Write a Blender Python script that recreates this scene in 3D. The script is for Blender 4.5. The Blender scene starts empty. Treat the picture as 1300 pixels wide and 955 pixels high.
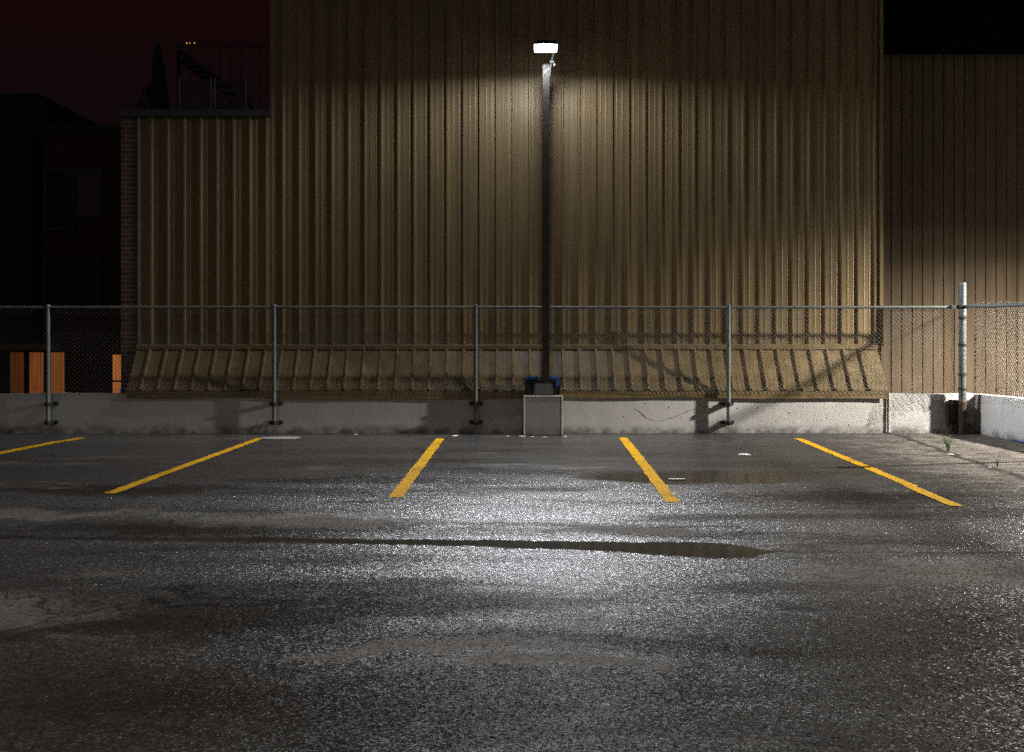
import bpy, bmesh, math, random
from mathutils import Vector, Matrix
random.seed(7)
sc = bpy.context.scene
COL = sc.collection
F, HC = 1264.0, 1.45          # focal length in photo pixels, camera height
def at(px, py, y):            # photo pixel + distance -> real point
    return Vector(((px - 650) * y / F, y, HC + (432 - py) * y / F))
def ground_at(px, py):
    y = F * HC / (py - 432)
    return Vector(((px - 650) * y / F, y, 0))

# ------------------------------------------------------------------ helpers
class MB:
    def __init__(s): s.v, s.f = [], []
    def add(s, vs, fs):
        n = len(s.v); s.v += [tuple(p) for p in vs]; s.f += [tuple(i + n for i in q) for q in fs]
    def box(s, x0, x1, y0, y1, z0, z1, m=None, taper=0.0):
        t = taper
        vs = [Vector(p) for p in ((x0,y0,z0),(x1,y0,z0),(x1,y1,z0),(x0,y1,z0),
              (x0+t,y0+t,z1),(x1-t,y0+t,z1),(x1-t,y1-t,z1),(x0+t,y1-t,z1))]
        if m is not None: vs = [m @ p for p in vs]
        s.add(vs, [(0,3,2,1),(4,5,6,7),(0,1,5,4),(1,2,6,5),(2,3,7,6),(3,0,4,7)])
    def tube(s, pts, r, n=8, cap=True):
        pts = [Vector(p) for p in pts]
        rs = r if isinstance(r, (list, tuple)) else [r] * len(pts)
        vs, fs = [], []
        u = None
        for i, p in enumerate(pts):
            d = (pts[min(i+1, len(pts)-1)] - pts[max(i-1, 0)]).normalized()
            if u is None:
                a = Vector((0,0,1)) if abs(d.z) < .9 else Vector((1,0,0))
                u = d.cross(a).normalized()
            u = (u - d * u.dot(d)).normalized()
            w = d.cross(u)
            for k in range(n):
                a = 2*math.pi*k/n
                vs.append(p + (u*math.cos(a) + w*math.sin(a)) * rs[i])
        for i in range(len(pts)-1):
            for k in range(n):
                fs.append((i*n+k, i*n+(k+1) % n, (i+1)*n+(k+1) % n, (i+1)*n+k))
        if cap:
            fs.append(tuple(range(n-1, -1, -1))); fs.append(tuple((len(pts)-1)*n+k for k in range(n)))
        s.add(vs, fs)
    def build(s, name, mat, parent=None, smooth=False, bevel=0.0):
        me = bpy.data.meshes.new(name)
        me.from_pydata(s.v, [], s.f); me.update()
        bm = bmesh.new(); bm.from_mesh(me)
        bmesh.ops.recalc_face_normals(bm, faces=bm.faces)
        if bevel:
            bmesh.ops.bevel(bm, geom=[e for e in bm.edges if len(e.link_faces) == 2 and e.calc_face_angle(0) > .5],
                            offset=bevel, segments=2, affect='EDGES')
        bm.to_mesh(me); bm.free()
        me.materials.append(mat)
        if smooth:
            for p in me.polygons: p.use_smooth = True
            try: me.set_sharp_from_angle(angle=math.radians(40))
            except Exception: pass
        o = bpy.data.objects.new(name, me); COL.objects.link(o)
        if parent is not None:
            o.parent = parent
            o.matrix_parent_inverse = Matrix.Translation(-Vector(parent.location))
        return o
def tag(o, label=None, cat=None, group=None, kind=None):
    if label: o['label'] = label
    if cat: o['category'] = cat
    if group: o['group'] = group
    if kind: o['kind'] = kind
    return o
def thing(name, loc, label, cat, group=None):
    o = bpy.data.objects.new(name, None); COL.objects.link(o); o.location = loc
    o.empty_display_size = .2
    return tag(o, label, cat, group)

# ------------------------------------------------------------------ node helpers
class NT:
    def __init__(s, name):
        s.m = bpy.data.materials.new(name); s.m.use_nodes = True
        s.t = s.m.node_tree; s.b = s.t.nodes['Principled BSDF']; s.out = s.t.nodes['Material Output']
    def n(s, typ, **kw):
        q = s.t.nodes.new(typ)
        for k, v in kw.items(): setattr(q, k, v)
        return q
    def put(s, sock, v):
        if isinstance(v, bpy.types.NodeSocket): s.t.links.new(v, sock)
        elif v is not None:
            try: sock.default_value = v
            except Exception: sock.default_value = (*v, 1)
    def math(s, op, a, b=None, c=None, clamp=False):
        q = s.n('ShaderNodeMath', operation=op, use_clamp=clamp)
        s.put(q.inputs[0], a); s.put(q.inputs[1], b)
        if c is not None: s.put(q.inputs[2], c)
        return q.outputs[0]
    def vmath(s, op, a, b=None):
        q = s.n('ShaderNodeVectorMath', operation=op); s.put(q.inputs[0], a); s.put(q.inputs[1], b)
        return q.outputs['Value' if op in ('LENGTH', 'DOT_PRODUCT') else 'Vector']
    def pos(s): return s.n('ShaderNodeNewGeometry').outputs['Position']
    def scale(s, v, xyz):
        q = s.n('ShaderNodeMapping'); s.put(q.inputs['Vector'], v); q.inputs['Scale'].default_value = xyz
        return q.outputs[0]
    def noise(s, v, scale, detail=4, rough=.55, dist=0, out=0):
        q = s.n('ShaderNodeTexNoise'); s.put(q.inputs['Vector'], v); q.inputs['Scale'].default_value = scale
        q.inputs['Detail'].default_value = detail; q.inputs['Roughness'].default_value = rough
        q.inputs['Distortion'].default_value = dist
        return q.outputs[out]
    def ramp(s, f, stops):
        q = s.n('ShaderNodeValToRGB'); s.put(q.inputs[0], f); cr = q.color_ramp
        while len(cr.elements) < len(stops): cr.elements.new(.5)
        for e, (p, c) in zip(cr.elements, stops):
            e.position = p; e.color = (c, c, c, 1) if not isinstance(c, tuple) else (*c, 1)
        return q.outputs[0]
    def map(s, f, a, b, c, d, smooth=True):
        q = s.n('ShaderNodeMapRange'); q.interpolation_type = 'SMOOTHSTEP' if smooth else 'LINEAR'
        s.put(q.inputs[0], f)
        for i, v in enumerate((a, b, c, d)): s.put(q.inputs[i+1], v)
        return q.outputs[0]
    def mix(s, f, a, b, mode='MIX'):
        q = s.n('ShaderNodeMix', data_type='RGBA', blend_type=mode)
        s.put(q.inputs[0], f); s.put(q.inputs[6], a); s.put(q.inputs[7], b)
        return q.outputs[2]
    def sep(s, v):
        q = s.n('ShaderNodeSeparateXYZ'); s.put(q.inputs[0], v); return q.outputs
    def set(s, **kw):
        for k, v in kw.items(): s.put(s.b.inputs[k.replace('_', ' ')], v)
    def bump(s, h, strength, dist=.01):
        q = s.n('ShaderNodeBump'); s.put(q.inputs['Height'], h)
        q.inputs['Strength'].default_value = strength; q.inputs['Distance'].default_value = dist
        s.t.links.new(q.outputs[0], s.b.inputs['Normal'])

def simple(name, col, rough=.6, metal=0.0, var=.25, scale=6, bump=0.0, spec=.5):
    k = NT(name); p = k.pos()
    f = k.noise(p, scale, 5)
    dark = tuple(c*(1-var) for c in col); light = tuple(min(1, c*(1+var)) for c in col)
    k.set(Base_Color=k.ramp(f, [(.3, dark), (.7, light)]), Metallic=metal, Specular_IOR_Level=spec,
          Roughness=k.map(k.noise(p, scale*3, 3), .3, .7, max(.05, rough-.1), min(1, rough+.1)))
    if bump: k.bump(k.noise(p, scale*8, 4), bump)
    return k.m

# painted steel siding, with streaks running down and small dents
def siding_mat(name, col, rough=.46, spec=.38):
    k = NT(name); p = k.pos()
    streak = k.noise(k.scale(p, (5, 5, .16)), 1.6, 6, .65)
    blot = k.noise(p, .7, 4)
    grit = k.noise(k.scale(p, (1, 1, .5)), 40, 3)
    c = k.mix(k.map(streak, .35, .7, 0, 1), tuple(x*.70 for x in col), tuple(x*1.08 for x in col))
    c = k.mix(k.map(blot, .35, .7, 0, .35), c, tuple(x*.72 for x in col))
    c = k.mix(k.map(grit, .62, .75, 0, .35), c, (.10, .075, .05))
    k.set(Base_Color=c, Roughness=k.map(blot, .3, .7, rough-.06, rough+.12), Specular_IOR_Level=spec)
    k.bump(k.noise(k.scale(p, (1, 1, .35)), 2.2, 3), .5, .02)
    return k.m
M = {}
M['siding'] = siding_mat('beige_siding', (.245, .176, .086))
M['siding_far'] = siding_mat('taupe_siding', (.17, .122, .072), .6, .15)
M['dark_clad'] = simple('dark_cladding', (.003, .003, .0045), .85, spec=.1)
M['coping'] = simple('grey_coping', (.05, .053, .060), .5, .3)
M['galv'] = simple('galvanised_steel', (.15, .168, .162), .55, .3, .25, 20)
M['wire'] = simple('galvanised_wire', (.17, .17, .165), .6, .3, .2, 30)
M['rust'] = simple('rusty_steel', (.05, .029, .016), .85, .2, .5, 25, .3)
M['bolt'] = simple('dark_bolt', (.045, .04, .035), .6, .5, .3, 30)
M['bronze'] = simple('dark_bronze_paint', (.020, .017, .015), .5, 0, .3, 12, spec=.2)
M['cover'] = simple('grey_base_cover', (.055, .058, .056), .55, 0, .3, 14)
M['blue'] = simple('blue_plastic', (.015, .09, .26), .45, 0, .4, 18)
M['black'] = simple('black_plastic', (.012, .012, .014), .5, 0, .4, 18)
M['dark'] = simple('night_dark', (.012, .011, .012), .8)
M['cloth'] = simple('dark_canvas', (.010, .010, .012), .9)
M['chair'] = simple('pale_weathered_slats', (.07, .065, .055), .7, 0, .3, 12)
M['beam'] = simple('brown_timber', (.13, .085, .05), .8, 0, .4, 8)
M['paper'] = simple('pale_litter', (.62, .60, .55), .8, 0, .15, 40)
M['stone'] = simple('pale_stone', (.22, .205, .18), .85, 0, .3, 60)
M['leaf'] = simple('weed_leaf', (.07, .15, .03), .6, 0, .4, 40)
M['alu'] = simple('dull_aluminium', (.2, .2, .2), .5, .3)
M['glass_dark'] = simple('dark_window_glass', (.012, .012, .016), .25, 0, .1, spec=.15)
M['blind'] = simple('pale_blind', (.10, .075, .075), .9, spec=.1)

def concrete(name, col, dirt=1.0):
    k = NT(name); p = k.pos()
    x, y, z = k.sep(p)
    blot = k.noise(p, 1.3, 6, .62)
    c = k.mix(k.map(blot, .32, .68, 0, 1), tuple(v*.92 for v in col), tuple(v*1.03 for v in col))
    drip = k.noise(k.scale(p, (7, 7, .5)), 1.5, 5, .6)
    c = k.mix(k.map(drip, .58, .78, 0, .35*dirt), c, (.16, .14, .12))
    low = k.math('MULTIPLY', k.map(z, .01, .17, 1, 0), k.map(k.noise(p, 6, 5), .3, .65, .15, 1))
    c = k.mix(k.math('MULTIPLY', low, .8*dirt), c, (.055, .05, .045))
    pit = k.noise(p, 34, 3)
    c = k.mix(k.map(pit, .72, .76, 0, .4), c, (.16, .15, .14))
    k.set(Base_Color=c, Roughness=.75, Specular_IOR_Level=.3)
    h = k.math('ADD', k.math('MULTIPLY', k.noise(p, 3.2, 5), 1.0), k.math('MULTIPLY', k.noise(p, 45, 3), .05))
    k.bump(h, .35, .02)
    return k.m
M['white_concrete'] = concrete('painted_concrete', (.60, .585, .56))
M['plinth'] = concrete('grey_concrete', (.23, .22, .20), .8)
M['plinth_edge'] = simple('worn_white_edge', (.62, .60, .56), .8, 0, .2, 25)

def brick_mat():
    k = NT('red_brown_brick'); p = k.pos()
    x, y, z = k.sep(p)
    cb = k.n('ShaderNodeCombineXYZ'); k.put(cb.inputs[0], k.math('ADD', x, y)); k.put(cb.inputs[1], z)
    b = k.n('ShaderNodeTexBrick'); k.put(b.inputs['Vector'], cb.outputs[0])
    b.inputs['Scale'].default_value = 1.0; b.inputs['Brick Width'].default_value = .21
    b.inputs['Row Height'].default_value = .075; b.inputs['Mortar Size'].default_value = .007
    b.inputs['Color1'].default_value = (.16, .065, .04, 1); b.inputs['Color2'].default_value = (.095, .04, .03, 1)
    b.inputs['Mortar'].default_value = (.30, .26, .22, 1)
    c = k.mix(k.map(k.noise(p, 30, 4), .3, .7, 0, .4), b.outputs[0], (.05, .03, .025))
    k.set(Base_Color=c, Roughness=.85)
    k.bump(k.math('SUBTRACT', 1, b.outputs[1]), .6, .01)
    return k.m
M['brick'] = brick_mat()

def lens_mat():
    k = NT('lamp_lens'); k.t.nodes.remove(k.b)
    e = k.n('ShaderNodeEmission'); e.inputs[0].default_value = (1, .985, .96, 1); e.inputs[1].default_value = 5
    t = k.n('ShaderNodeBsdfTransparent'); x = k.n('ShaderNodeMixShader'); x.inputs[0].default_value = .6; k.m.cycles.emission_sampling = 'NONE'
    k.t.links.new(t.outputs[0], x.inputs[1]); k.t.links.new(e.outputs[0], x.inputs[2])
    k.t.links.new(x.outputs[0], k.out.inputs[0])
    return k.m
M['lens'] = lens_mat()
def glow_mat(name, col, s, stripes=0):
    k = NT(name); p = k.pos(); x, y, z = k.sep(p)
    w = k.noise(k.scale(p, (14, 1, .4)), 1, 3)
    k.set(Base_Color=col, Roughness=.8, Emission_Color=col)
    k.put(k.b.inputs['Emission Strength'], k.math('MULTIPLY', k.map(w, .3, .7, .6, 1.1), s))
    return k.m
M['lit_blind'] = glow_mat('lit_blind_orange', (.46, .145, .035), .36)
M['lit_blind_dim'] = glow_mat('lit_blind_dim', (.40, .12, .03), .13)
M['lit_door'] = glow_mat('lit_door_orange', (.6, .20, .05), .55)
M['amber'] = glow_mat('amber_bulb', (1, .42, .12), 1.2)

# ------------------------------------------------------------------ asphalt
def asphalt():
    k = NT('wet_asphalt'); p0 = k.pos()
    warp = k.vmath('SUBTRACT', k.noise(k.scale(p0, (1, .8, 1)), 1.1, 5, .6, out=1), (.5, .5, .5))
    wq = k.n('ShaderNodeVectorMath', operation='MULTIPLY'); k.put(wq.inputs[0], warp); wq.inputs[1].default_value = (1.5, 1.1, 0)
    p = k.vmath('ADD', p0, wq.outputs[0])
    sx, sy, sz = k.sep(p)
    fine = k.noise(p0, 9, 6, .7)
    mid = k.noise(k.scale(p0, (.8, 1.4, 1)), 2.6, 7, .68)
    def ell(cx, cy, rx, ry, soft=.75):
        a = k.math('MULTIPLY', k.math('SUBTRACT', sx, cx), 1/rx); b = k.math('MULTIPLY', k.math('SUBTRACT', sy, cy), 1/ry)
        d = k.math('SQRT', k.math('ADD', k.math('MULTIPLY', a, a), k.math('MULTIPLY', b, b)))
        d = k.math('ADD', d, k.math('MULTIPLY', k.math('SUBTRACT', fine, .5), 1.3 if soft > .3 else .35))
        if soft > .3: d = k.math('ADD', d, k.math('MULTIPLY', k.math('SUBTRACT', mid, .5), 1.2))
        return k.map(d, 1-soft, 1+soft, 1, 0)
    def curve(f, x0, x1, pts):                      # piecewise curve of world X
        t = k.map(f, x0, x1, 0, 1, False)
        q = k.n('ShaderNodeFloatCurve'); k.put(q.inputs['Value'], t); cu = q.mapping.curves[0]
        cu.points[0].location = pts[0]; cu.points[1].location = pts[-1]
        for a in pts[1:-1]: cu.points.new(*a)
        q.mapping.update(); return q.outputs[0]
    # --- standing water: one long gutter streak and one pool
    x, y, z = k.sep(p0)
    wob = k.math('MULTIPLY', k.math('SUBTRACT', k.noise(p0, 2.5, 4), .5), .16)
    cy_ = k.math('ADD', k.math('MULTIPLY', curve(x, -6, 4, [(0,.86),(.25,.78),(.6,.56),(.72,.38),(.8,.30),(1,.28)]), 1.0), 6.52)
    hw = k.math('MULTIPLY', curve(x, -6, 4, [(0,.05),(.2,.14),(.45,.24),(.6,.46),(.68,.62),(.73,.85),(.765,.5),(.79,0),(1,0)]), .30)
    dd = k.math('SUBTRACT', k.math('ABSOLUTE', k.math('ADD', k.math('SUBTRACT', y, cy_), k.math('MULTIPLY', wob, .5))), hw)
    dd = k.math('ADD', dd, k.math('MULTIPLY', k.math('SUBTRACT', fine, .5), .16))
    streak = k.map(dd, -.05, .05, 1, 0)
    pool = ell(1.9, 10.55, 1.25, .50, .2)
    pool2 = ell(.6, 13.2, 2.3, .5, .3)
    water = k.math('MAXIMUM', streak, pool)
    # --- dry islands
    x_, y_, z_ = x, y, z
    dry = ell(-3.1, 5.30, .85, .22)
    for e in ((-1.75, 7.9, .85, .24), (-4.4, 8.3, 1.8, .16), (.95, 7.55, .42, .10), (-.35, 4.66, .55, .09), (.1, 4.4, .38, .10), 
              (3.0, 6.2, 1.0, .38), (4.8, 7.0, 1.0, .45), (6.3, 11.6, 1.4, 3.2), (-2.6, 3.7, .5, .12)):
        dry = k.math('MAXIMUM', dry, ell(*e))
    big = k.noise(k.scale(p0, (.55, 1.5, 1)), .55, 5, .6)
    dry = k.math('MAXIMUM', dry, k.map(k.math('ADD', k.math('MULTIPLY', big, .6), k.math('MULTIPLY', mid, .4)), .53, .66, 0, .55))
    # darker damp rims: stones sunk in tar, hardly any glint
    rim = ell(-1.0, 5.38, 1.0, .26)
    for e in ((-2.0, 5.15, 1.0, .3), (.4, 4.75, 1.1, .2), (-2.2, 7.6, 1.6, .3), (.95, 7.5, .75, .2), (-1.2, 10.3, 1.5, .3), (-3.9, 9.7, 1.1, .35), (3.0, 9.2, 1.3, .5), (-.6, 4.1, 1.5, .4)):
        rim = k.math('MAXIMUM', rim, ell(*e))
    bands = k.noise(k.scale(p0, (.32, 1.5, 1)), 1.0, 5, .58)
    glint = k.map(bands, .38, .58, .06, 1.05)
    glint = k.math('MULTIPLY', glint, k.map(rim, 0, 1, 1, .10))
    glint = k.math('MULTIPLY', glint, k.map(k.math('ADD', y_, k.math('MULTIPLY', k.math('SUBTRACT', mid, .5), 2.0)), 5.0, 6.5, .10, 1))
    glint = k.math('MULTIPLY', glint, k.map(fine, .3, .6, .55, 1.1))
    damp = glint
    # --- smoother sealed strip near the wall
    near = k.map(k.math('ADD', sy, k.math('MULTIPLY', k.math('SUBTRACT', damp, .5), 1.2)), 9.6, 11.6, 0, 1)
    near = k.math('MULTIPLY', near, k.map(sx, 3.6, 5.2, 1, .2))
    # --- stone facets: every stone its own tilt
    def cells(scale):
        v = k.n('ShaderNodeTexVoronoi'); k.put(v.inputs['Vector'], p0); v.inputs['Scale'].default_value = scale
        return v
    v1, v2 = cells(92), cells(230)
    t1 = k.vmath('SUBTRACT', v1.outputs['Color'], (.5, .5, .5)); t2 = k.vmath('SUBTRACT', v2.outputs['Color'], (.5, .5, .5))
    n1 = k.vmath('SUBTRACT', k.noise(p0, 60, 3, out=1), (.5, .5, .5))
    amt = k.math('MULTIPLY', k.math('SUBTRACT', 1, water), k.map(near, 0, 1, 1, .42))
    def sc_(v, f):
        q = k.n('ShaderNodeVectorMath', operation='SCALE'); k.put(q.inputs[0], v); k.put(q.inputs['Scale'], f); return q.outputs[0]
    tilt = k.vmath('ADD', k.vmath('ADD', sc_(t1, .60), sc_(t2, .40)), sc_(n1, .55))
    tilt = sc_(tilt, amt)
    g = k.n('ShaderNodeNewGeometry')
    nrm = k.vmath('NORMALIZE', k.vmath('ADD', g.outputs['Normal'], tilt))
    k.t.links.new(nrm, k.b.inputs['Normal'])
    # --- colours (dry stone, wetted binder)
    rnd = k.sep(v1.outputs['Color'])[0]
    drycol = k.mix(rnd, (.062, .053, .043), (.165, .142, .117))
    drycol = k.mix(k.map(fine, .35, .7, 0, .5), drycol, (.085, .075, .066))
    wetcol = k.mix(rnd, (.020, .0185, .0175), (.062, .057, .052))
    col = k.mix(dry, k.mix(rim, wetcol, (.021, .0175, .0145)), drycol)
    # mud fines washed against the right hand wall, grey silt by the wall foot
    silt = k.math('MULTIPLY', ell(6.3, 11.8, 1.5, 3.6), k.map(k.noise(k.scale(p0, (1.2, 3, 1)), 2.4, 6, .7), .42, .62, 0, 1))
    col = k.mix(k.math('MULTIPLY', silt, .8), col, (.26, .235, .205))
    seam = k.math('SUBTRACT', x, k.math('MULTIPLY_ADD', y, .11, 4.21))
    seam = k.math('ADD', seam, k.math('MULTIPLY', k.math('SUBTRACT', k.noise(p0, 1.4, 5), .5), .35))
    col = k.mix(k.map(k.math('ABSOLUTE', seam), .02, .09, .85, 0), col, (.022, .018, .014))
    spot = ell(1.55, 5.38, .10, .09, .4)
    col = k.mix(spot, col, (.012, .011, .010))
    crack = k.n('ShaderNodeTexVoronoi', feature='DISTANCE_TO_EDGE'); k.put(crack.inputs['Vector'], k.scale(p, (.3, .35, 1))); crack.inputs['Scale'].default_value = .8
    col = k.mix(k.map(crack.outputs[0], .0, .006, .8, 0), col, (.012, .011, .011))
    k.set(Base_Color=col)
    r = k.map(dry, 0, 1, .41, .70); r = k.mix(near, r, k.mix(dry, (.30,)*3, (.62,)*3))
    r = k.mix(spot, r, (.8,)*3)
    r = k.mix(water, r, (.12,)*3)
    k.put(k.b.inputs['Roughness'], r)
    film = k.math('MULTIPLY', k.map(damp, 0, 1, .04, 1.0, False), k.map(sy, 5.8, 7.8, .6, 1.55))
    sp = k.mix(dry, film, (.10,)*3)
    k.put(k.b.inputs['Specular IOR Level'], sp)
    return k.m
M['asphalt'] = asphalt()
M['ground'] = simple('dark_ground', (.03, .028, .026), .9)
def paint_mat():
    k = NT('worn_yellow_paint'); p = k.pos()
    wear = k.noise(p, 9, 8, .78); grit = k.noise(p, 90, 3, .6); dirt = k.noise(p, 2.2, 5, .6)
    c = k.mix(k.map(wear, .3, .7, 0, 1), (.50, .255, .003), (.70, .39, .005))
    c = k.mix(k.map(dirt, .45, .72, 0, .45), c, (.22, .12, .01))
    chip = k.math('ADD', k.math('MULTIPLY', wear, .55), k.math('MULTIPLY', grit, .55))
    c = k.mix(k.map(chip, .585, .635, 0, .9), c, (.035, .03, .026))
    k.set(Base_Color=c, Roughness=.75, Specular_IOR_Level=.15)
    k.bump(grit, .5, .01)
    return k.m
M['paint'] = paint_mat()

# ------------------------------------------------------------------ the setting
b = MB(); b.add([(-300,-300,-1.7),(300,-300,-1.7),(300,400,-1.7),(-300,400,-1.7)], [(0,1,2,3)])
tag(b.build('ground', M['ground']), kind='structure')
b = MB(); b.box(-40, 7.44, -25, 15.75, -1.69, 0)
tag(b.build('parking_lot', M['asphalt']), kind='structure')

# parking lines (world end points on the lot, each with its own wobble)
def stripe(p0, p1, label, w=.105, breaks=()):
    p0, p1 = Vector(p0), Vector(p1); d = (p1-p0); L = d.length; d.normalize(); s = Vector((d.y, -d.x, 0))
    m = MB(); n = 260; prev = None; skip = False
    wl = wr = 0
    for i in range(n+1):
        t = i/n
        wl += random.uniform(-.006, .006) - wl*.35; wr += random.uniform(-.006, .006) - wr*.35
        if i in (0, n): wl = -w*.3
        off = 0
        for (a, o) in breaks:
            if t > a: off = o
        c = p0 + d*L*t + s*off
        row = [c - s*(w/2+wl) + Vector((0,0,.0045)), c + s*(w/2+wr) + Vector((0,0,.0045))]
        if prev: m.add([prev[0], prev[1], row[1], row[0]], [(0,1,2,3)])
        prev = row
    o = m.build('parking_line', M['paint'])
    return tag(o, label, 'parking line', 'yellow parking lines')
G = ground_at
stripe(G(104,556), G(-60,589), 'faded yellow parking line cut off by the left edge of the photo', .16, ((.16, .06),))
stripe(G(331,556.5), G(139,627), 'long slanting yellow parking line starting beside the pale patch at the wall foot', .12)
stripe(G(559,557), G(502,632), 'yellow parking line nearest to the left of the lamp plinth', .13)
stripe(G(791,556), G(854,638), 'yellow parking line just right of the lamp plinth, running beside the small pool', .125)
stripe(G(1013,557), G(1219,643), 'yellow parking line nearest the side wall, broken near its front end', .12, ((.80, .03),))

# --- back parapet wall (slightly uneven concrete)
WF = 15.53                                     # front face of the back wall
def rough_wall(name, mat, x0, x1, y0, y1, z1, parent=None, nx=60):
    m = MB(); nz = 6; vs = []; fs = []
    prof = [(y0, z1*j/nz) for j in range(nz+1)] + [(y1, z1), (y1, -1.6)]
    for i in range(nx+1):
        xx = x0 + (x1-x0)*i/nx
        for j, (yy, zz) in enumerate(prof):
            wz = math.sin(xx*1.7)*.006 + math.sin(xx*4.3+1)*.004 + random.uniform(-.002,.002)
            vs.append((xx, yy + (random.uniform(-.003,.003) if j < nz else 0), zz + (wz if j in (nz, nz+1) else 0)))
    k = len(prof)
    for i in range(nx):
        for j in range(k-1): fs.append((i*k+j, (i+1)*k+j, (i+1)*k+j+1, i*k+j+1))
    m.add(vs, fs)
    for i in (0, nx): m.add([vs[i*k+j] for j in range(k)] + [(vs[i*k][0], y0, -1.6)], [tuple(range(k+1))])
    return m.build(name, mat, parent, smooth=True)
bw = thing('parapet_wall', (0, WF, 0), 'long low white painted concrete wall along the back of the lot', 'wall')
rough_wall('wall_face', M['white_concrete'], -20, 5.885, WF, 15.75, .614, bw, 130)
rough_wall('wall_end_panel', M['white_concrete'], 5.905, 7.22, WF+.01, 15.75, .616, bw, 20)
b = MB(); b.box(5.83, 5.855, WF-.022, WF-.004, 0.01, .60); b.box(5.862, 5.90, WF-.034, WF-.004, .01, .625)
b.build('joint_strip', M['plinth_edge'], bw, bevel=.003)
b = MB()
for (px, py) in ((792,508),(793,528),(817,527),(820,512),(850,517),(866,530),(937,518),(963,517),(963,549),(1003,524),(1020,516),(1020,551),(1050,530),(1063,515),(1078,540),(908,551),(966,551)):
    q = at(px, py, WF); 
    if q.z < .03: q.z = .03
    b.box(q.x-.008, q.x+.008, WF-.008, WF+.006, q.z-.009, q.z+.009)
b.build('form_tie_stubs', M['plinth_edge'], bw, bevel=.004)
sw = thing('side_wall', (7.33, 8, 0), 'bright white low concrete wall running towards the viewer on the right', 'wall')
m = MB(); vs=[]; fs=[]; n=60
prof = [(0,0),(0,.2),(0,.4),(.004,.585),(.02,.612),(.2,.614),(.2,-1.6)]
for i in range(n+1):
    yy = 15.74 - i*.34
    for j,(xx,zz) in enumerate(prof):
        vs.append((7.22+xx+(random.uniform(-.003,.003)), yy, zz + (math.sin(yy*2.3)*.006 if j in (3,4,5) else 0)))
k=len(prof)
for i in range(n):
    for j in range(k-1): fs.append((i*k+j,(i+1)*k+j,(i+1)*k+j+1,i*k+j+1))
m.add(vs,fs); m.add([vs[j] for j in range(k)]+[(7.22,15.74,-1.6)],[tuple(range(k+1))])
m.build('wall_face', M['white_concrete'], sw, smooth=True)
b = MB(); b.tube([(7.205, 14.35, .012), (7.205, 13.6, .014), (7.20, 12.8, .012), (7.205, 11, .013)], .012, 6)
b.build('blue_base_strip', M['blue'], sw)

# ------------------------------------------------------------------ profiled siding
PITCH = .2636
def rib_profile(x0, x1, first, pitch=PITCH, h=.032, minor=True, s=1.0):
    pts = [(x0, 0)]
    c = first
    while c < x1 - .03*s:
        if c > x0 + .03*s:
            pts += [(c-.026*s, 0), (c-.013*s, h), (c+.013*s, h), (c+.026*s, 0)]
        if minor:
            for q in (.34, .66):
                mm = c + pitch*q
                if x0+.02 < mm < x1-.02: pts += [(mm-.016*s, 0), (mm-.007*s, .0035), (mm+.007*s, .0035), (mm+.016*s, 0)]
        c += pitch
    pts.append((x1, 0))
    return sorted(pts, key=lambda q: q[0])
def siding(m, prof, ya, za, yb, zb):
    """profile swept from (ya,za) up to (yb,zb); offset goes towards the viewer, square to the sheet"""
    d = Vector((0, yb-ya, zb-za)).normalized(); nr = Vector((0, -d.z, d.y))
    vs, fs = [], []
    for (xx, o) in prof:
        for (yy, zz) in ((ya, za), (yb, zb)):
            vs.append((xx, yy + nr.y*o, zz + nr.z*o))
    for i in range(len(prof)-1): fs.append((2*i, 2*i+2, 2*i+3, 2*i+1))
    m.add(vs, fs)
WY = 15.97
FIRST = (568.0-650)*WY/F - PITCH*22            # a rib seen at x = 568
bd = thing('metal_clad_building', (0, WY, -1.6), 'beige ribbed metal building with a sloped skirt, filling the middle of the view', 'building')
m = MB(); siding(m, rib_profile(-5.975, -3.88, FIRST), WY, 1.20, WY, 5.02)
m.build('low_wing_siding', M['siding'], bd)
m = MB(); siding(m, rib_profile(-3.88, 5.90, FIRST), WY, 1.20, WY, 9.5)
m.build('siding', M['siding'], bd)
m = MB(); m.box(-5.97, -3.88, WY+.01, 27, -1.69, 5.0); m.box(-3.879, 5.89, WY+.012, 27.01, -1.69, 9.49)
m.build('building_body', M['dark'], bd)
m = MB(); m.box(5.885, 5.945, WY-.036, WY+.10, 1.36, 9.5); m.build('corner_trim', M['siding'], bd, bevel=.004)
m = MB(); m.box(-5.995, -5.965, WY-.04, WY+.02, 1.36, 5.02); m.build('edge_trim', M['alu'], bd, bevel=.004)
m = MB(); m.box(-6.30, -3.885, WY-.07, WY+.35, 5.02, 5.145); m.build('roof_coping', M['coping'], bd, bevel=.008)
m = MB(); m.box(-6.265, -5.998, WY-.02, 27, -1.69, 5.02); m.build('brick_pier', M['brick'], bd)
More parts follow.
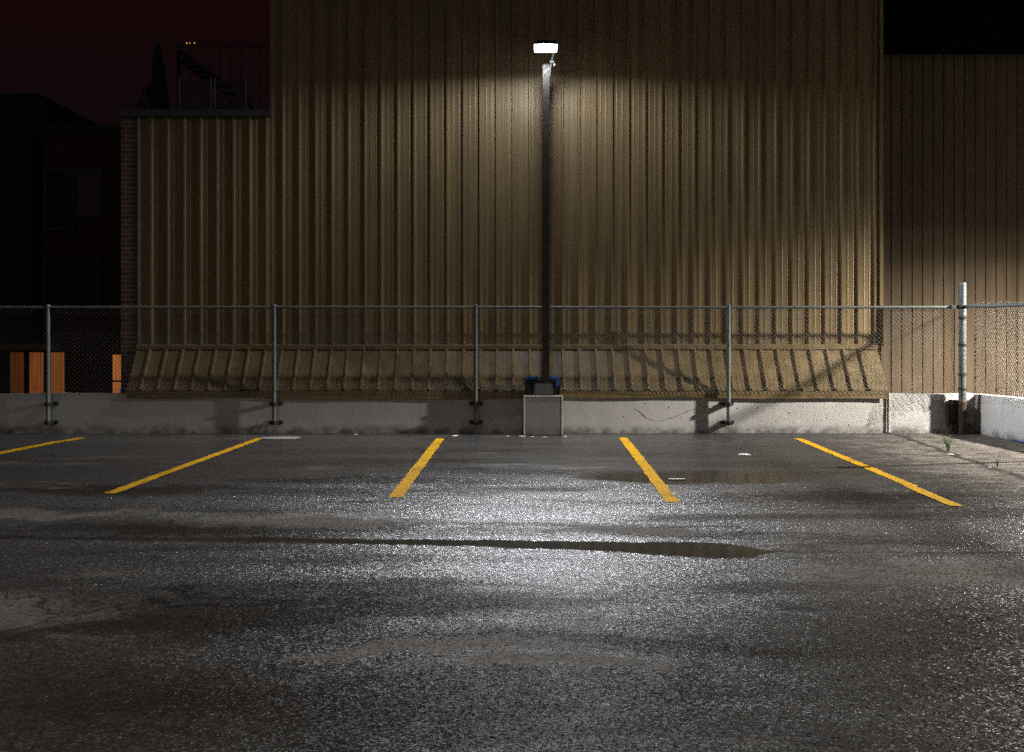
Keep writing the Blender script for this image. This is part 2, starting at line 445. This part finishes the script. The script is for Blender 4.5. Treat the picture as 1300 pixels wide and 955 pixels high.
# skirt
SK0, SK1, LIPY = -6.0, 5.845, 15.485
m = MB(); siding(m, rib_profile(SK0, SK1, FIRST, h=.034, minor=False), LIPY, .668, WY-.03, 1.325)
sk = m.build('skirt', M['siding'], bd)
m = MB()
nx = 90; vs=[]; fs=[]
for i in range(nx+1):
    xx = SK0 + (SK1-SK0)*i/nx; sag = math.sin(xx*.9)*.008 + math.sin(xx*2.7+.5)*.006
    vs += [(xx, LIPY+.03, .672), (xx, LIPY-.006, .662), (xx, LIPY-.002+sag*.6, .548+sag)]
for i in range(nx):
    for j in range(2): fs.append((i*3+j, (i+1)*3+j, (i+1)*3+j+1, i*3+j+1))
m.add(vs, fs); m.build('skirt_drip_edge', M['siding'], sk, smooth=True)
m = MB()
for xx in (SK0, SK1):
    m = MB(); m.add([(xx, LIPY, .60), (xx, WY, .60), (xx, WY, 1.33), (xx, WY-.03, 1.325), (xx, LIPY, .668)], [(0,1,2,3,4)])
    m.build('end_plate', M['siding'], sk)
m = MB()
m.add([(SK0, WY-.075, 1.305), (SK1, WY-.075, 1.305), (SK1, WY-.075, 1.362), (SK0, WY-.075, 1.362), (SK1, WY-.002, 1.392), (SK0, WY-.002, 1.392)],
      [(0,1,2,3), (3,2,4,5)])
m.build('skirt_flashing', M['siding'], bd)

# second building, farther back on the right
b2 = thing('ribbed_annex', (11, 20, -1.6), 'taupe ribbed metal building set farther back on the right, black upper storey', 'building')
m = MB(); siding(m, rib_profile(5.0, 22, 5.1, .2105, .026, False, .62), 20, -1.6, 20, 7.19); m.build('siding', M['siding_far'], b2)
m = MB(); m.box(5.0, 22, 19.86, 27, 7.19, 12); m.build('upper_storey', M['dark_clad'], b2)
m = MB(); m.box(5.0, 22, 19.83, 19.86, 7.16, 7.24); m.build('roof_trim', M['dark_clad'], b2)
m = MB(); m.box(5.0, 22, 20.03, 27, -1.69, 7.185); m.build('building_body', M['dark'], b2)

# ------------------------------------------------------------------ dark houses, far left
DY = 34.0
def house_window(par, px0, px1, py0, py1, y, pane):
    a, c = at(px0, py1, y), at(px1, py0, y)
    m = MB(); t = .09
    for (x0,x1,z0,z1) in ((a.x-t,c.x+t,c.z,c.z+t),(a.x-t,c.x+t,a.z-t,a.z),(a.x-t,a.x,a.z,c.z),(c.x,c.x+t,a.z,c.z)):
        m.box(x0, x1, y-.14, y-.02, z0, z1)
    w = m.build('window', M['black'], par)
    mm = MB(); mm.box(a.x, c.x, y-.06, y-.015, a.z, c.z); mm.build('pane', pane, w)
M['house_red'] = simple('dark_red_brick', (.045, .014, .012), .9, 0, .4, 3)
M['house_blue'] = simple('dark_slate_wall', (.010, .013, .028), .9, 0, .4, 3)
h1 = thing('slate_house', (at(20,432,DY).x, DY, -1.7), 'nearly black tall house block at the far left edge, rounded roof corner', 'house')
m = MB(); a = at(-80, 128, DY); c = at(53, 116, DY)
m.box(a.x, c.x, DY, DY+8, -1.69, c.z); m.build('wall', M['house_blue'], h1, bevel=.25)
h2 = thing('brick_house', (at(105,432,DY-.6).x, DY-.6, -1.7), 'dark red house beyond the wall with a pale upstairs window and orange lit doors', 'house')
y2 = DY-.6
m = MB(); a = at(-40, 300, y2); c = at(54.5, 205, y2); e = at(190, 164, y2)
m.box(c.x, e.x, y2, y2+9, -1.68, e.z)
m.build('wall', M['house_red'], h2)
m = MB(); m.box(c.x-.1, e.x+.1, y2-.16, y2-.001, e.z-.12, e.z+.1); m.build('cornice', M['dark'], h2, bevel=.02)
house_window(h2, 98, 128, 219, 273, y2, M['blind'])
house_window(h2, 62, 92, 219, 290, y2, M['glass_dark'])
house_window(h2, 60, 92, 332, 386, y2, M['glass_dark'])
house_window(h2, 97, 126, 332, 386, y2, M['glass_dark'])
def lit_door(x0, x1, y0, y1, mat, y):
    a, c = at(x0, y1, y), at(x1, y0, y)
    m = MB(); n = max(2, round((c.x-a.x)/.10)); w = (c.x-a.x)/n
    for i in range(n): m.box(a.x+i*w+.008, a.x+(i+1)*w-.008, y-.05, y-.01, a.z-1.2, c.z)
    d = m.build('lit_door', mat, h2, bevel=.006)
    mm = MB(); mm.box(a.x-.05, c.x+.05, y-.03, y-.004, a.z-1.2, c.z+.05); mm.build('door_frame', M['black'], d)
lit_door(38, 56, 447.5, 499, M['lit_blind'], y2-.3); lit_door(65, 82.5, 447.5, 499, M['lit_blind'], y2-.3); lit_door(13.5, 31, 447.5, 499, M['lit_blind_dim'], y2-.3)
lit_door(143.5, 156, 450.5, 499, M['lit_door'], y2-.3)
m = MB(); a = at(8, 446, y2); c = at(86, 436, y2); m.box(a.x, c.x, y2-.55, y2-.30, a.z+.04, c.z)
m.build('porch_beam', M['beam'], h2, bevel=.02)
m = MB(); a = at(-60, 500, y2); c = at(54, 436, y2); m.box(a.x, c.x+.05, y2-.29, y2+4, -1.685, c.z+.35)
m.build('porch_wall', M['house_blue'], h2)
lx = at(150.5, 470, y2-.3)
m = MB(); q0 = at(143, 484, y2-.5); q1 = at(158, 484, y2-.5); m.tube([q0, q1], .035, 6); m.build('door_bar', M['black'], h2)
bx = thing('blue_canister', at(153.5, 497, 24), 'tiny blue object by the orange door, just left of the brick pier', 'canister')
m = MB(); q = at(153.5, 497, 24); m.box(q.x-.03, q.x+.03, 24, 24.08, -1.69, q.z-.02); m.build('stand', M['black'], bx)
m = MB(); m.tube([q+Vector((0,.04,-.02)), q+Vector((0,.04,.05)), q+Vector((0,.04,.08))], [.04,.04,.015], 10)
k = NT('self_glowing_blue'); k.set(Base_Color=(.05,.09,.6), Emission_Color=(.05,.09,.6)); k.b.inputs['Emission Strength'].default_value = .35  # the canister is no lamp; a faint glow is put into its blue
m.build('canister_body', k.m, bx, smooth=True)

# ------------------------------------------------------------------ roof terrace
TZ = 5.0
def on_roof(px, y): return Vector(((px-650)*y/F, y, TZ))
pr = thing('closed_parasol', on_roof(203, 18.2), 'closed black parasol leaning on the roof terrace above the brick pier', 'parasol')
base = on_roof(205, 18.2); top = at(200, 54, 18.2)
m = MB(); m.tube([base, top], .02, 8); m.build('pole', M['black'], pr, smooth=True)
m = MB(); rr = []
pts = []
for i in range(11):
    t = i/10; pts.append(base.lerp(top, .14+.86*t)); rr.append(.02+.20*(1-t)**.75 * (1 if i else .8))
mm = MB(); mm.tube(pts, rr, 16)
mm.v = [(v[0]*1 + .016*math.sin(9*math.atan2(v[1]-18.2, v[0]-base.x)), v[1], v[2]) for v in mm.v]
mm.build('canopy', M['cloth'], pr, smooth=True)
m = MB(); m.tube([base+Vector((0,0,.0)), base+Vector((0,0,.07)), base+Vector((0,0,.10))], [.25,.25,.08], 16); m.build('base', M['black'], pr, smooth=True)
pt = thing('potted_conifer', on_roof(181, 17.2), 'black silhouette of a narrow plant on the roof corner beside the parasol', 'plant')
q = on_roof(181, 17.2); m = MB(); m.tube([q, q+Vector((0,0,.28))], [.10,.13], 12); m.build('pot', M['black'], pt, smooth=True)
m = MB(); m.tube([q+Vector((0,0,.2)), q+Vector((.10,0,.75))], [.012,.006], 6)
for i in range(140):
    t = random.random(); c = q + Vector((.10*t, 0, .24+.6*t)); r = .13*(1-t)+.02
    a = random.uniform(0, 6.28); e = c + Vector((math.cos(a)*r, math.sin(a)*r, random.uniform(-.02,.06)))
    s = Vector((random.uniform(-1,1), random.uniform(-1,1), 0)).normalized()*.018
    m.add([e-s, e+s, e+Vector((s.y, -s.x, .06))], [(0,1,2)])
m.build('foliage', M['cloth'], pt)
def garden_chair(px0, px1, label):
    y = 17.6; a = on_roof(px0, y); c = on_roof(px1, y); zt = at(0, 99, y).z
    t = thing('slatted_chair', ((a.x+c.x)/2, y, TZ), label, 'chair', 'slatted chairs on the roof terrace')
    for xx in (a.x+.02, c.x-.02):
        m = MB(); m.box(xx-.018, xx+.018, y-.02, y+.02, TZ, zt); m.build('back_post', M['alu'], t)
        m = MB(); m.box(xx-.018, xx+.018, y+.48, y+.52, TZ, TZ+.62); m.build('leg', M['chair'], t)
        m = MB(); m.box(xx-.022, xx+.022, y-.019, y+.52, TZ+.621, TZ+.65); m.build('armrest', M['chair'], t)
    m = MB()
    for i in range(6):
        z = zt-.08-i*.135; m.box(a.x+.06, c.x-.06, y-.01, y+.012, z-.045, z+.03)
    m.build('backrest', M['chair'], t, bevel=.004)
    m = MB()
    for i in range(5): m.box(a.x+.04, c.x-.04, y+.03+i*.095, y+.11+i*.095, TZ+.42, TZ+.445)
    m.build('seat', M['chair'], t)
garden_chair(227, 270, 'left of two pale slatted chairs seen from behind on the roof terrace')
garden_chair(272, 314.5, 'right of two pale slatted chairs, nearer the tall wall, on the roof terrace')
rl = thing('terrace_railing', on_roof(280, 22), 'thin dark railing of upright bars across the back of the roof terrace', 'railing')
yR = 22.0; xa = at(222, 0, yR).x; xb = -3.89; zt = at(0, 56, yR).z
for zz in (zt, TZ+.14):
    m = MB(); m.box(xa, xb, yR-.02, yR+.02, zz-.04, zz); m.build('rail', M['black'], rl)
m = MB(); n = 16
for i in range(n): 
    xx = xa + (xb-xa)*(i+.5)/n; m.box(xx-.012, xx+.012, yR-.012, yR+.012, TZ, zt-.041)
m.build('bars', M['black'], rl)
st = thing('terrace_stair', on_roof(250, 20.5), 'dark sloping stair stringer between the parasol and the chairs on the roof', 'stair')
p0, p1 = at(226, 64, 20.5), at(292, 112, 20.5); m = MB(); m.tube([p0, p1], .05, 4)
m.tube([Vector((p0.x,20.5,TZ)), p0], .03, 4); m.build('stringer', M['black'], st)
m = MB()
for i in range(7):
    q = p0.lerp(p1, (i+.5)/7); m.box(q.x-.10, q.x+.10, 20.5, 21.2, q.z-.14, q.z-.11)
m.tube([Vector((p1.x,20.5,TZ)), p1], .03, 4)
m.build('treads', M['black'], st)
sl = thing('string_light', at(243, 54.5, 21.9), 'three tiny amber bulbs along the top of the terrace railing', 'string light')
for px in (237, 241, 247):
    q = at(px, 54.8, 21.92); m = MB(); m.tube([q-Vector((0,0,.014)), q, q+Vector((0,0,.014))], [.006,.014,.006], 8)
    m.build('bulb', M['amber'], sl, smooth=True)
m = MB(); m.tube([at(232, 55, 21.945), at(252, 55, 21.945)], .006, 5); m.build('cable', M['black'], sl)

# ------------------------------------------------------------------ chain link
def mesh_wires(m, fn, U, V, du=.066, r=.0018, seg=.033, skip=None, n=3):
    """two families of crossing wires; fn(u,v) -> point"""
    k = int((U+V)/du)+2
    for fam in (1, -1):
        for i in range(-int(V/du)-1, k):
            pts = []
            steps = int(V/seg)+1
            for j in range(steps+1):
                v = min(V, j*seg); u = (i*du + v) if fam == 1 else (i*du - v + V)
                if 0 <= u <= U:
                    w = .0022*(1 if (j % 2) else -1)*fam
                    p = fn(u, v)
                    pts.append(Vector((p[0], p[1]+w, p[2])))
            if len(pts) > 1: m.tube(pts, r, n, cap=False)
FY = 15.405                                     # line of the posts
fz = at(0, 390, FY).z
fe = thing('chain_link_fence', (0, FY, 0), 'galvanised chain link fence bolted along the front of the back wall', 'fence')
def post(px, lean=0.0):
    x = (px-650)*FY/F
    m = MB(); m.tube([(x, FY, .135), (x, FY, 1.0), (x+lean, FY, fz+.01)], .031, 14)
    m.tube([(x+lean, FY, fz+.01), (x+lean, FY, fz+.035), (x+lean, FY, fz+.05)], [.036,.033,.012], 14)
    p = m.build('post', M['galv'], fe, smooth=True)
    for py in (513, 537):
        z = at(0, py, FY).z
        mm = MB(); mm.box(x-.105, x+.105, WF-.014, WF-.004, z-.028, z+.028)
        for s in (-1, 1):
            mm.tube([(x+s*.082, WF-.014, z), (x+s*.082, WF-.04, z)], .017, 6)
        # strap round the post
        arc = [(x+.045*math.cos(a), FY+.045*-math.sin(a), z) for a in [math.pi*i/10 for i in range(11)]]
        arc = [(x+.045, WF-.012, z)] + arc + [(x-.045, WF-.012, z)]
        for h in (-.016, 0, .016): mm.tube([(q[0], q[1], q[2]+h) for q in arc], .010, 5)
        mm.build('bracket', M['bolt'], p)
for px in (-225, 61, 348, 604, 925): post(px)
m = MB(); m.tube([(-14, FY, fz), (-7, FY, fz-.004), (-2.5, FY, fz), (2, FY, fz-.003), (6.9, FY, fz)], .021, 12)
for px in (425, 1014): 
    x = (px-650)*FY/F; m.tube([(x-.07, FY, fz), (x+.07, FY, fz)], .025, 12)
m.build('top_rail', M['galv'], fe, smooth=True)
m = MB()
def flat(u, v):
    x = -9.5 + u
    sag = .012*math.sin(x*2.1)+.01*math.sin(x*.83+1)
    lift = 0
    return (x, FY+.045 + .012*math.sin(x*1.3+v*2)*(1 if v < .7 else .4), .625 + v*(fz-.625)/1.35 + sag*(1-v/1.35) + lift)
mesh_wires(m, flat, 9.5+5.9, 1.35)
m.build('wire_mesh', M['wire'], fe)
m = MB()
def flap(u, v):                                  # loose panel by the corner, bottom curling over the wall
    x = 5.9 + u; t = v/1.62
    z = fz - (1-t)*1.62 * (1 - .12*math.sin(u*2.4)) 
    bulge = max(0, .62-t)
    y = FY+.045 - .16*max(0, (.28-t))*(2+math.sin(u*6)) 
    if z < .66: y = min(y, FY+.02)
    return (x + .05*math.sin(z*9)*max(0, .3-t)*3, y, z + .03*math.sin(u*9)*max(0,.3-t))
mesh_wires(m, flap, .98, 1.62, r=.0019)
m.build('loose_mesh', M['wire'], fe)
m = MB()
pts = [at(px, py, WF-.03) for px, py in ((815,516),(828,527),(840,531.5),(855,530),(870,524),(882,518.5),(895,516.5),(912,515))]
m.tube(pts, .0022, 4); m.build('loose_wire', M['wire'], fe)
m = MB(); m.tube([(-9.5, FY+.046, .70), (-5, FY+.046, .685), (-1, FY+.046, .70), (3, FY+.046, .69), (5.9, FY+.046, .70)], .002, 4)
m.build('tension_wire', M['wire'], fe)

CX, CYY = 6.95, 15.36
cp = thing('corner_post', (CX, CYY, 0), 'thick galvanised steel corner post with a rusty foot where the two fences meet', 'fence post')
m = MB(); m.tube([(CX, CYY, .50), (CX, CYY, 2.30)], .056, 18); m.tube([(CX, CYY, 2.30), (CX, CYY, 2.335)], [.060, .052], 18)
m.build('shaft', M['galv'], cp, smooth=True)
m = MB(); m.tube([(CX, CYY, .005), (CX, CYY, .50)], .058, 14); m.box(CX-.15, CX+.10, CYY+.02, WF-.005, .46, .52); m.box(CX-.16, CX+.15, CYY+.03, WF-.005, .08, .15)
m.box(CX-.19, CX+.0, CYY+.065, WF-.006, .149, .461); m.build('rusty_foot_and_shade_plate', M['rust'], cp)  # this box is added behind the post to block a sliver of yard light
for z in (fz-.01, fz-.17, 1.38, .92, .70):
    m = MB()
    arc = [(CX+.058*math.cos(a), CYY+.058*math.sin(a), z) for a in [2*math.pi*i/16 for i in range(17)]]
    for h in (-.012, 0, .012): m.tube([(q[0], q[1], q[2]+h) for q in arc], .007, 5)
    if z == fz-.01: m.box(CX-.17, CX-.05, CYY-.01, CYY+.05, fz-.025, fz+.03)
    m.build('tie_band', M['bolt'], cp)
m = MB(); m.tube([(CX-.02, CYY-.05, fz-.15), (CX-.14, CYY-.03, 1.55), (CX-.20, CYY-.04, 1.25), (CX-.16, CYY-.05, .98), (CX-.09, CYY-.05, .62)], .0035, 4)
m.tube([(CX-.16, CYY-.05, .93), (CX-.06, CYY-.05, .93)], .006, 5)
m.build('tie_wire', M['bolt'], cp, smooth=True)

sf = thing('side_fence', (7.0, 10, 0), 'chain link fence running forward along the bright side wall on the right', 'fence')
SX = 7.05
m = MB(); m.tube([(6.98, 15.30, fz+.01), (SX, 14.7, fz-.01), (SX+.03, 10, fz-.06), (SX+.03, 4, fz-.1)], .026, 12); m.build('top_rail', M['galv'], sf, smooth=True)
m = MB()
def sidef(u, v):
    y = 15.28 - u; t = v/1.42
    return (SX+.035 + .05*math.sin(u*2.2)*max(0,.5-t) - .05*max(0,.12-t)*6*(1+.4*math.sin(u*5)), y, .60 + .02*math.sin(u*3) + t*(fz+.04-.60))
def side_wires():
    du, V, U = .066, 1.42, 6.0
    for fam in (1,-1):
        for i in range(-int(V/du)-1, int((U+V)/du)+2):
            pts = []
            for j in range(int(V/.033)+2):
                v = min(V, j*.033); u = i*du + v if fam == 1 else i*du - v + V
                if 0 <= u <= U:
                    p = sidef(u, v); pts.append(Vector((p[0]+.0022*fam*(1 if j % 2 else -1), p[1], p[2])))
            if len(pts) > 1: m.tube(pts, .0021, 3, cap=False)
side_wires(); m.build('wire_mesh', M['wire'], sf)
for y in (12.1, 9.0):
    m = MB(); m.tube([(SX+.02, y, .14), (SX+.02, y, fz+.02)], .031, 12); m.build('post', M['galv'], sf, smooth=True)

# ------------------------------------------------------------------ lamp and plinth
PX = .52
pl = thing('concrete_plinth', (PX-.05, 15.3, 0), 'square grey concrete block with pale worn edges under the lamp post', 'plinth')
px0, px1, py0, py1 = at(665,0,15.15).x, at(714.5,0,15.15).x, 15.15, WF-.008
m = MB(); m.box(px0, px1, py0, py1, 0, .60); m.build('block', M['plinth'], pl, bevel=.012)
m = MB()
m.box(px0-.004, px0+.020, py0-.006, py0+.03, .006, .598); m.box(px1-.022, px1+.004, py0-.006, py0+.03, .006, .598); m.box(px0-.003, px1+.003, py0-.007, py0+.032, .586, .606)
m.build('worn_edge', M['plinth_edge'], pl, bevel=.005)
lp = thing('lamp_post', (PX, 15.27, .60), 'tall dark square lamp post with a glowing white box lamp on top', 'lamp post')
PYc = 15.26
m = MB(); m.box(PX-.052, PX+.052, PYc-.052, PYc+.052, .62, 5.66); m.build('pole', M['bronze'], lp, bevel=.006)
m = MB(); m.box(PX-.046, PX+.046, PYc-.046, PYc+.046, 5.661, 5.672); m.build('pole_cap', M['bronze'], lp)
cxx = at(690, 0, 15.2).x
m = MB(); m.box(cxx-.155, cxx+.155, PYc-.10, PYc+.085, .602, .785, taper=.02); m.build('base_cover', M['cover'], lp, bevel=.02)
# luminaire
LY, LX = 14.73, at(693.5, 0, 14.5).x
z0, z1 = 5.728, 5.80
m = MB()
w, d = .185, .12
m.box(LX-w, LX+w, LY-d, LY+d, z1+.004, z1+.026); m.box(LX-w+.03, LX+w-.03, LY-d+.05, LY+d+.16, z1+.027, z1+.075, taper=.02)
hd = m.build('luminaire_housing', M['bronze'], lp, bevel=.008)
m = MB()
for a_ in range(0, 1):
    x0, x1_, y0, y1 = LX-.172, LX+.172, LY-.09, LY+.09
    vs = [(x0,y0,z1),(x1_,y0,z1),(x1_,y1,z1),(x0,y1,z1),(x0+.007,y0+.01,z0),(x1_-.007,y0+.01,z0),(x1_-.007,y1-.01,z0),(x0+.007,y1-.01,z0)]
    m.add(vs, [(0,1,5,4),(1,2,6,5),(2,3,7,6),(3,0,4,7),(4,5,6,7)])
m.build('lens', M['lens'], hd)
m = MB(); bxx = LX+.135
m.tube([(PX+.058, PYc, 5.50), (PX+.066, PYc-.02, 5.61), (bxx-.03, PYc-.12, 5.69), (bxx, PYc-.22, 5.79), (bxx, LY+d+.12, 5.835)], [.010,.013,.016,.018,.018], 10)
m.tube([(bxx-.055, PYc-.11, 5.685), (bxx, PYc-.11, 5.685)], .022, 14)
m.build('knuckle_arm', M['galv'], lp, smooth=True)
m = MB(); m.tube([(bxx+.012, PYc-.10, 5.66), (bxx+.012, PYc-.10, 5.625)], [.012,.009], 10); m.build('photocell', M['paper'], lp, smooth=True)

bc = thing('dark_crate', (PX, 15.37, .602), 'small black crate with blue rim pieces tucked behind the lamp base', 'crate')
ca, cb_ = at(667,0,15.37).x, at(711,0,15.37).x
m = MB()
m.box(ca, cb_, 15.355, 15.425, .607, .84, taper=-.008)
for i in range(9):
    xx = ca+.02+(cb_-ca-.04)*i/8; m.box(xx-.008, xx+.008, 15.345, 15.354, .61, .83)
m.build('crate_body', M['black'], bc, bevel=.006)
m = MB(); m.box(ca+.01, PX-.10, 15.335, 15.43, .842, .89); m.build('crate_rim', M['blue'], bc, bevel=.01)
m = MB(); m.box(PX+.02, cb_-.01, 15.335, 15.43, .842, .89); m.box(cb_-.075, cb_-.012, 15.335, 15.352, .74, .8415)
m.build('crate_rim', M['blue'], bc, bevel=.01)

# ------------------------------------------------------------------ small things on the lot
def weed(px, py, h, n, label, seed):
    random.seed(seed); o = G(px, py)
    t = thing('weed', o, label, 'weed')
    ms, ml = MB(), MB()
    for i in range(n):
        a = random.uniform(0, 6.28); L = h*random.uniform(.5, 1); lean = random.uniform(.1, .6)
        tip = o + Vector((math.cos(a)*lean*L, math.sin(a)*lean*L, L)); mid = o.lerp(tip, .5) + Vector((0,0,L*.12))
        ms.tube([o, mid, tip], [.004,.003,.0015], 5)
        for j in range(7):
            c = o.lerp(mid, j/3.5) if j < 4 else mid.lerp(tip, (j-3)/3.5)
            b_ = random.uniform(0, 6.28); dr = Vector((math.cos(b_), math.sin(b_), random.uniform(-.2,.6))).normalized()
            s = dr.cross(Vector((0,0,1))).normalized(); l = random.uniform(.02,.045)*h/.22
            ml.add([c, c+dr*l*.5+s*l*.28, c+dr*l, c+dr*l*.5-s*l*.28], [(0,1,2,3)])
    ms.build('stem', M['leaf'], t); ml.build('leaves', M['leaf'], t)
weed(1204, 573, .24, 12, 'green weed sprouting from the crack in front of the rusty post foot', 3)
weed(1266, 593, .10, 5, 'small yellowish weed in the crack near the side wall', 5)
random.seed(11)
def pebble(px, py, r, label, mat='stone', flat=.5, name='pebble', cat='stone', group=None, stretch=1.0):
    o = G(px, py); m = MB(); n = 9
    rows = [(.75,0),(1.0,.35),(.8,.8),(.35,1)]
    vs = []; 
    jit = [random.uniform(.75,1.2) for _ in range(n)]
    for (rr, hh) in rows:
        for k_ in range(n):
            a = 2*math.pi*k_/n; vs.append((o.x+math.cos(a)*r*rr*jit[k_]*stretch, o.y+math.sin(a)*r*rr*jit[k_], .001+hh*r*flat))
    fs = [(i*n+k_, i*n+(k_+1) % n, (i+1)*n+(k_+1) % n, (i+1)*n+k_) for i in range(3) for k_ in range(n)] + [tuple(3*n+k_ for k_ in range(n))]
    m.add(vs, fs); q = m.build(name, M[mat], None, smooth=True); tag(q, label, cat, group); return q
pebble(945, 577.5, .085, 'white flattened scrap of paper lying on the dark asphalt beyond the pool', 'paper', .12, 'paper_scrap', 'litter')
pebble(1206, 578, .04, 'white crumpled scrap beside the green weed', 'paper', .5, 'paper_scrap', 'litter')
pebble(1256, 594, .022, 'small white pebble in the crack beside the small weed', 'paper')
pebble(1137, 633, .018, 'tiny tan pebble near the broken end of the last yellow line')
pebble(577, 554, .05, 'pale chip on the asphalt just right of the third yellow line', 'paper', .3, 'concrete_chip', 'chip')
pebble(452, 552, .03, 'pale chip at the wall foot, halfway between two fence posts', 'paper', .3, 'concrete_chip', 'chip')
for px, py in ((663,554.2),(676,554.6),(692,555),(718,554.5),(645,554)):
    pebble(px, py, random.uniform(.015,.035), 'pale concrete crumb lying at the front foot of the plinth', 'paper', .3, 'concrete_crumb', 'crumb', 'crumbs at the plinth foot', 1.6)
pebble(357, 556.6, .23, 'flat pale patch of spilled cement at the wall foot beside a yellow line', 'stone', .07, 'cement_patch', 'cement patch', None, 1.25)
a, c = G(1062, 594), G(1106, 594.5); m = MB(); m.tube([a+Vector((0,0,.010)), c+Vector((0,.02,.010))], .008, 6)
tag(m.build('metal_strip', M['alu']), 'thin pale metal strip lying across the last yellow line', 'strip')
a, c = G(849, 609.5), G(872, 611); m = MB(); m.box(a.x, c.x, a.y-.03, a.y+.02, .002, .014)
tag(m.build('wood_sliver', M['paper'], bevel=.003), 'thin pale sliver lying at the left end of the pool', 'sliver')

# ------------------------------------------------------------------ lights
def lamp(name, loc, power, col, radius, ramp, back=None):
    # photometric web: ramp = (cosine from straight down, intensity); back = (sideways-to-rear direction, factor)
    L = bpy.data.lights.new(name, 'POINT'); L.energy = power; L.color = col; L.shadow_soft_size = radius
    L.use_nodes = True; t = L.node_tree; e = t.nodes['Emission']
    tc = t.nodes.new('ShaderNodeTexCoord'); sp = t.nodes.new('ShaderNodeSeparateXYZ'); t.links.new(tc.outputs['Normal'], sp.inputs[0])
    def web(sock, k0, k1, stops):
        mu = t.nodes.new('ShaderNodeMath'); mu.operation = 'MULTIPLY_ADD'; mu.inputs[1].default_value = k1; mu.inputs[2].default_value = k0
        t.links.new(sock, mu.inputs[0])
        cr = t.nodes.new('ShaderNodeValToRGB'); t.links.new(mu.outputs[0], cr.inputs[0])
        while len(cr.color_ramp.elements) < len(stops): cr.color_ramp.elements.new(.5)
        for el, (p_, v) in zip(cr.color_ramp.elements, stops): el.position = p_; el.color = (v, v, v, 1)
        return cr.outputs[0]
    out = web(sp.outputs[2], .5, -.5, [((c+1)/2, v) for c, v in ramp])
    if back:
        m2 = t.nodes.new('ShaderNodeMath'); m2.operation = 'MULTIPLY'
        t.links.new(out, m2.inputs[0]); t.links.new(web(sp.outputs[1], 0, 1, back), m2.inputs[1]); out = m2.outputs[0]
    t.links.new(out, e.inputs['Strength'])
    o = bpy.data.objects.new(name, L); COL.objects.link(o); o.location = loc
    return o
lamp('lamp_light', (LX, LY, 5.765), 6800, (.93, .955, 1.0), .10,
     [(-.5, 0), (-.38, .03), (-.1, .04), (.03, .04), (.10, .35), (.22, .8), (.36, 1.0), (.7, .75), (1, .6)],
     [(0, 1), (.05, .85), (.12, .24), (.2, .115), (.35, .075), (.6, .05), (.95, .034)])
lamp('yard_light', (11.0, 13.0, 3.85), 7000, (1, .94, .85), .13, [(-.6, 0), (-.45, .012), (0, .02), (.10, .07), (.22, .36), (.38, 1.0), (.5, 1), (1, .5)])
lamp('lot_light', (-6.0, -4.0, 6.2), 3000, (1, .94, .86), .25, [(0.0, 0), (.26, .04), (.36, .15), (.55, .9), (1, .6)])

w = bpy.data.worlds.new('World'); sc.world = w; w.use_nodes = True; t = w.node_tree
bg = t.nodes['Background']
tc = t.nodes.new('ShaderNodeTexCoord'); sp = t.nodes.new('ShaderNodeSeparateXYZ'); t.links.new(tc.outputs['Generated'], sp.inputs[0])
cr = t.nodes.new('ShaderNodeValToRGB'); ns = t.nodes.new('ShaderNodeTexNoise'); ns.inputs['Scale'].default_value = 3.5; ns.inputs['Detail'].default_value = 5; t.links.new(tc.outputs['Generated'], ns.inputs['Vector'])
sm = t.nodes.new('ShaderNodeMath'); sm.operation = 'MULTIPLY_ADD'; sm.inputs[1].default_value = .12; t.links.new(ns.outputs[0], sm.inputs[0])
sa = t.nodes.new('ShaderNodeMath'); sa.operation = 'SUBTRACT'; sa.inputs[1].default_value = .06; t.links.new(sp.outputs[2], sm.inputs[2]); t.links.new(sm.outputs[0], sa.inputs[0])
t.links.new(sa.outputs[0], cr.inputs[0])
E = cr.color_ramp.elements
E[0].position = .0; E[0].color = (.0030, .0030, .0055, 1); E[1].position = .18; E[1].color = (.0042, .0026, .0036, 1)
q = E.new(.30); q.color = (.0075, .0016, .0018, 1); q = E.new(1.0); q.color = (.004, .0016, .002, 1)
my = t.nodes.new('ShaderNodeMapRange'); t.links.new(sp.outputs[1], my.inputs[0])
for i, v in enumerate((.2, -.8, 0.0, 1.0)): my.inputs[i+1].default_value = v
mx = t.nodes.new('ShaderNodeMix'); mx.data_type = 'RGBA'; t.links.new(my.outputs[0], mx.inputs[0]); t.links.new(cr.outputs[0], mx.inputs[6]); mx.inputs[7].default_value = (.075, .066, .060, 1)
t.links.new(mx.outputs[2], bg.inputs[0]); bg.inputs[1].default_value = 1.0

cam = bpy.data.cameras.new('camera'); co = bpy.data.objects.new('camera', cam); COL.objects.link(co)
co.location = (0, 0, HC); co.rotation_euler = (math.radians(90), 0, 0)
cam.sensor_width = 36; cam.sensor_fit = 'HORIZONTAL'; cam.lens = 36*F/1300; cam.shift_y = -45.5/1300
cam.clip_start = .1; cam.clip_end = 1500
sc.camera = co
sc.view_settings.view_transform = 'Standard'; sc.view_settings.look = 'None'; sc.view_settings.gamma = 1
sc.view_settings.exposure = 0
sc.cycles.use_denoising = False; sc.cycles.use_light_tree = False
sc.cycles.sample_clamp_indirect = .5; sc.cycles.max_bounces = 6
sc.cycles.caustics_reflective = False; sc.cycles.caustics_refractive = False
